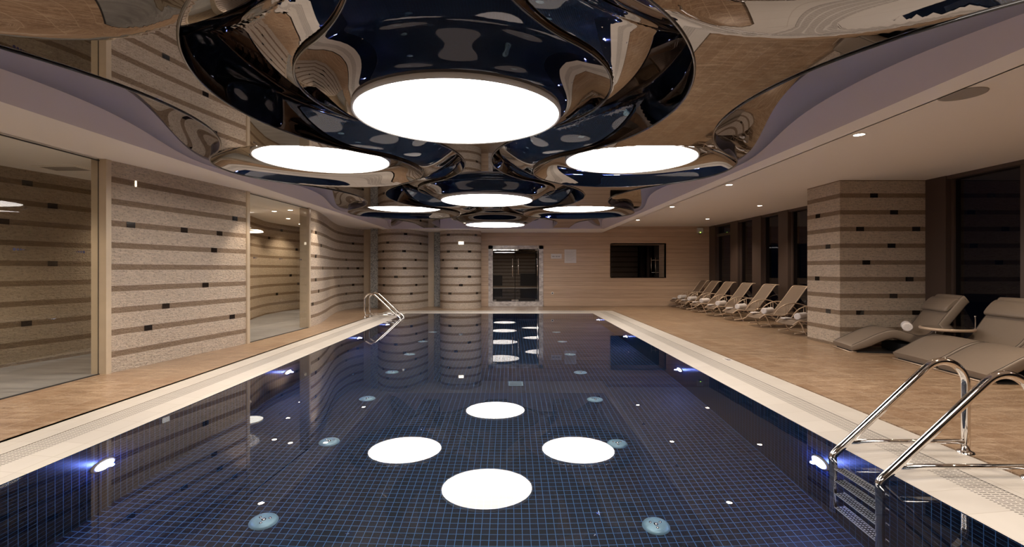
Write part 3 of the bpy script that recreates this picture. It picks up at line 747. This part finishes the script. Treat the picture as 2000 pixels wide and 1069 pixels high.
def ladder(x, y, sg, label):
    # local: +X goes from the pool towards the deck
    t = thing('pool_ladder', label, 'ladder', (x, y, 0), 0 if sg > 0 else PI)
    R = .030
    for side in (-.25, .25):
        pts = [(-.19, side, -1.15), (-.19, side, -.3), (-.195, side, -.12), (-.20, side, -.06), (-.192, side, -.02), (-.17, side, .005)]
        cx_, cz_, rr = .70, .557, .19; a0 = math.radians(133); tx, tz = cx_+rr*math.cos(a0), cz_+rr*math.sin(a0)
        for k in range(1, 8): q = k/8; pts.append((-.17+(tx+.17)*q, side, .005+(tz-.005)*q))
        for k in range(0, 17):
            a = a0*(1-k/16); pts.append((cx_+rr*math.cos(a), side, cz_+rr*math.sin(a)))
        xe = cx_+rr
        pts += [(xe, side, .38), (xe, side, .2), (xe, side, .003)]
        b = MB(); b.tube(pts, R, 16); b.build('handrail', M_chrome, t)
        b = MB(); b.lathe([(.0, .022), (.03, .022), (.055, .014), (.06, 0)], (xe, side, 0), 28); b.build('flange', M_chrome, t)
        b = MB(); b.tube([(-.05, side, .09), (xe, side, .09)], .019, 12); b.build('cross_rail', M_chrome, t)
    for k in range(4):
        z = -.30-k*.25
        b = MB(); b.box(-.20, -.115, -.23, .23, z-.004, z, 0)
        b.box(-.203, -.199, -.235, .235, z-.010, z+.006, 1); b.box(-.118, -.114, -.235, .235, z-.010, z+.006, 1)
        for i in range(18):
            for j in range(3):
                xx, yy_ = -.195+j*.026, -.222+i*.0248
                b.box(xx+.004, xx+.018, yy_+.004, yy_+.015, z, z+.006, 1)
        b.build('tread', [M_blackmetal, M_tread], t)
        for side in (-.25, .25):
            pass
    return t
ladder(PX1, 3.70, 1, 'large polished steel pool ladder in the near right corner')
ladder(PX0, 15.15, -1, 'small-looking steel pool ladder at the far left edge')

# ------------------------------------------------------------------ sling loungers
def sling_lounger():
    t = thing('sling_lounger', '', 'sun lounger', group='sling loungers in a row by the windows')
    W = .33
    prof = [(0, .235), (.05, .27), (.12, .315), (.2, .325), (.33, .315), (.5, .31), (.64, .315), (.72, .36)]
    top = [(.72, .36), (.85, .53), (1.0, .72), (1.13, .90), (1.20, 1.0), (1.26, 1.045), (1.33, 1.05)]
    def sheet(pr, name, wd=W-.03):
        c = catmull([(x, 0, z) for x, z in pr], 5); b = MB()
        P = [[Vector((p.x, s*wd, p.z-.012*(1-s*s))) for s in (-1, -.5, 0, .5, 1)] for p in c]
        b.grid(P); b.grid([[q+Vector((0, 0, -.008)) for q in r] for r in P])
        b.build(name, M_sling, t)
    sheet(prof, 'seat_sling'); sheet(top, 'back_sling')
    for s in (-W, W):
        b = MB(); b.tube([Vector((x, s, z)) for x, _, z in catmull([(x, 0, z) for x, z in prof], 5)]+[Vector((1.5, s, .31))], .016, 8); b.build('side_rail', M_frame, t)
        b = MB(); b.tube([Vector((x, s*.97, z)) for x, _, z in catmull([(x, 0, z) for x, z in top], 5)], .014, 8); b.build('back_rail', M_frame, t)
        b = MB(); b.tube(catmull([(.36, s*1.04, .33), (.5, s*1.08, .50), (.72, s*1.1, .61), (.95, s*1.1, .62), (1.2, s*1.08, .54), (1.42, s*1.04, .33)], 6), .014, 8); b.build('armrest', M_frame, t)
        for xx, z in ((.66, .59), (.72, .60)):
            b = MB(); b.tube([(xx, s*1.04, .31), (xx, s*1.09, z)], .009, 6); b.build('arm_post', M_frame, t)
        for (pts) in ([(.14, .30), (.20, .22), (.25, .10), (.31, .0)], [(.58, .30), (.46, .16), (.28, .06), (.04, .03)],
                      [(1.40, .30), (1.34, .22), (1.29, .10), (1.23, .0)], [(.96, .30), (1.08, .16), (1.26, .06), (1.5, .03)]):
            b = MB(); b.tube(catmull([(x, s*.99, z+.012) for x, z in pts], 6), .014, 8); b.build('leg', M_frame, t)
    b = MB()
    for x, z in ((.14, .30), (.58, .29), (1.40, .30)): b.tube([(x, -W, z), (x, W, z)], .012, 8)
    b.tube([(.28, -W, .07), (.28, W, .07)], .010, 8); b.tube([(1.26, -W, .07), (1.26, W, .07)], .010, 8); b.build('cross_bar', M_frame, t)
    b = MB(); b.tube([(1.33, -W, 1.05), (1.33, W, 1.05)], .012, 8); b.build('top_bar', M_frame, t)
    return t
def towel_roll(R=.078, Ln=.46):
    b = MB(); seg = 28
    ln = [-Ln/2, -Ln/2+.012, -Ln/2+.03, 0, Ln/2-.03, Ln/2-.012, Ln/2]; rr = [R*.86, R*.96, R, R*.97, R, R*.96, R*.86]
    b.tube([(x, 0, 0) for x in ln], rr, seg)
    for e in (-1, 1):            # spiral of rolled layers on each end
        pts = []
        for k in range(90):
            a = k*.28; r = .008+(R*.80-.008)*k/89; pts.append((e*(Ln/2+.001), r*math.cos(a), r*math.sin(a)))
        b.tube(pts, .0065, 5, caps=False)
    return b
lp = sling_lounger(); names = ['nearest of the row, half hidden by the stone pillar', 'second from the stone pillar', 'third from the stone pillar', 'in the middle of the row', 'third from the far oak wall', 'second from the far oak wall', 'farthest of the row, against the oak wall']
ly = [11.25, 12.72, 14.2, 15.55, 16.85, 18.0, 19.05]
tw = None
for k, y in enumerate(ly):
    o = lp if k == 0 else copy_tree(lp)
    o.location = (6.38, y, 0); tag(o, 'taupe sling lounger with curved legs, ' + names[k])
    if tw is None: tw = towel_roll().build('rolled_towel', M_towel)
    else: tw = tw.copy(); COL.objects.link(tw)
    tw.location = (6.78, y+.02, .408); tw.rotation_euler = (0, 0, math.radians(38))
    tag(tw, 'white rolled towel on the sling lounger ' + names[k].replace(', half hidden by the stone pillar', ' beside the pillar'), 'towel', 'rolled towels on the sling loungers')
    if k == 0:
        cl = MB(); cl.box(-.10, .10, -.07, .07, 0, .028); cl = bevel(cl.build('folded_cloth', M_towel), .01, 3)
    else: cl = cl.copy(); COL.objects.link(cl)
    cl.location = (6.53, y+.20, .328); cl.rotation_euler = (0, 0, math.radians(15+7*k))
    tag(cl, 'small folded white cloth by the towel on the lounger ' + names[k].replace(', half hidden by the stone pillar', '').replace(' of the row', ''), 'cloth', 'folded cloths on the sling loungers')

# ------------------------------------------------------------------ padded wave loungers
def wave_lounger(label, loc, ang, W, sc_=.91, group=None):
    t = thing('padded_lounger', label, 'sun lounger', loc, ang, group)
    top = catmull([(x*sc_, 0, z) for x, z in ((0, .115), (.2, .215), (.48, .36), (.72, .425), (.95, .37), (1.15, .325), (1.32, .42), (1.52, .69), (1.74, .99), (1.80, 1.04))], 6)
    n = len(top); T = []
    for i in range(n):
        d_ = (top[min(i+1, n-1)]-top[max(i-1, 0)]).normalized(); T.append(Vector((-d_.z, 0, d_.x)))
    th = [min(.15, .10+.05*min(1, i/8)) for i in range(n)]
    bot = [top[i]-T[i]*th[i] for i in range(n)]
    for p in bot: p.z = max(p.z, .022)
    P = []
    for i in range(n):
        a, c = top[i], bot[i]; r = .022; e = W/2; up = (a-c).normalized()
        ring_ = [(a, -e+r, 0), (a, -e/2, .006), (a, 0, .008), (a, e/2, .006), (a, e-r, 0), (a-up*r*.3, e-r*.3, 0), (a-up*r, e, 0), ((a+c)/2, e+.003, 0), (c+up*r, e, 0), (c, e-r, 0), (c, 0, 0), (c, -e+r, 0), (c+up*r, -e, 0), ((a+c)/2, -e-.003, 0), (a-up*r, -e, 0), (a-up*r*.3, -e+r*.3, 0)]
        P.append([Vector((q.x, yy2, q.z))+T[i]*d2 for q, yy2, d2 in ring_]+[Vector((a.x, -e+r, a.z))])
    b = MB(); b.grid(P)
    b.face(P[0][:-1]); b.face(P[-1][:-1][::-1])
    b.build('cushion', M_leather, t)
    b = MB(); i = 1
    b.tube([P[i][0]+Vector((0, 0, .002)) for i in range(1, n)], .004, 6); b.tube([P[i][4]+Vector((0, 0, .002)) for i in range(1, n)], .004, 6); b.build('piping', M_seam, t)
    b = MB(); b.box(.06, .9, -W/2+.04, W/2-.04, 0, .02); b.box(.82, 1.22, -W/2+.05, W/2-.05, .0, .17); b.build('plinth', M_blackmetal, t)
    b = MB(); b.tube([(-.0, -W/2+.01, .012), (-.0, W/2-.01, .012)], .011, 8); b.tube([(0, -W/2+.01, .012), (.1, -W/2+.01, .012)], .011, 8); b.build('base_strip', M_frame, t)
    # head bolster
    hp = Vector((1.64*sc_, 0, .86)); dv = (top[-3]-top[-8]).normalized(); ang2 = math.atan2(dv.z, dv.x)
    b = MB(); Pb = []
    prof = [(-.15, 0), (-.155, .025), (-.13, .048), (-.04, .06), (.07, .06), (.14, .045), (.16, .02), (.15, -.005)]
    ys_ = [-.5, -.485, -.46, 0, .46, .485, .5]; sc = [.80, .93, 1, 1, 1, .93, .80]
    nm = Vector((-math.sin(ang2), 0, math.cos(ang2))); dd = Vector((math.cos(ang2), 0, math.sin(ang2)))
    for yy3, s3 in zip(ys_, sc):
        Pb.append([hp+dd*(q*s3)+nm*(z3*s3+.004)+Vector((0, yy3*W*.96, 0)) for q, z3 in prof+[prof[0]]])
    b.grid(Pb); b.face(Pb[0][:-1]); b.face(Pb[-1][:-1][::-1]); b.build('pillow', M_leather, t)
    return t
wave_lounger('single taupe padded wave lounger in front of the stone pillar', (6.17, 9.02, 0), math.radians(-11), .70, .98)
ga = math.atan2(-.10, .994)
wave_lounger('far half of the paired taupe padded loungers, next to the side table', (6.36, 7.66, 0), ga, .90, group=None)
wave_lounger('near half of the paired taupe padded loungers, behind the pool ladder', (6.265, 6.735, 0), ga, .90)
o = towel_roll(.078, .40).build('rolled_towel', M_towel); o.location = (7.10, 8.66, .48); o.rotation_euler = (0, 0, math.radians(54))
tag(o, 'white rolled towel with its round end showing on the single padded lounger', 'towel')
# side table and thin post
t = thing('side_table', 'round pale-edged side table between the padded loungers', 'table', (7.24, 8.22, 0))
b = MB(); b.lathe([(.0, .49), (.335, .49), (.355, .497), (.36, .512), (.36, .528), (.352, .536), (.33, .538)], (0, -.2, 0), 56); b.build('rim', M_frame, t)
b = MB(); b.disc(.332, (0, -.2, .5385), 56); b.build('table_top', principled('dark_table_glass', (.10, .075, .06), .12, coat=1), t)
b = MB(); b.tube([(0, 0, .03), (0, 0, .46), (0, -.03, .485), (0, -.2, .487)], .016, 10); b.lathe([(0, .012), (.045, .012), (.05, 0)], (0, 0, 0), 24); b.build('stem', M_chrome, t)
t = thing('chrome_post', 'thin chrome post standing beyond the side table', 'post', (7.86, 8.17, 0))
b = MB(); b.tube([(0, 0, .01), (0, 0, .70)], .011, 10); b.build('pole', M_chrome, t)
b = MB(); b.lathe([(0, .715), (.018, .712), (.02, .69), (.012, .685)], seg=16); b.build('cap', M_chrome, t)
b = MB(); b.lathe([(0, .02), (.03, .016), (.035, 0)], seg=20); b.build('base', M_chrome, t)
# small depth plate on the coping
b = MB(); b.box(-.05, .05, -.10, .10, 0, .003); o = b.build('depth_plate', M_paper, loc=(3.60, 8.0, 0))
tag(o, 'tiny white depth plate with dark marks on the right coping', 'sign')
b = MB()
for k in range(3): b.box(-.03+k*.02, -.016+k*.02, -.06, .06-.03*k, .003, .004)
b.box(-.03, .025, -.06, -.052, .003, .0041)
b.build('lettering', M_ink, o)
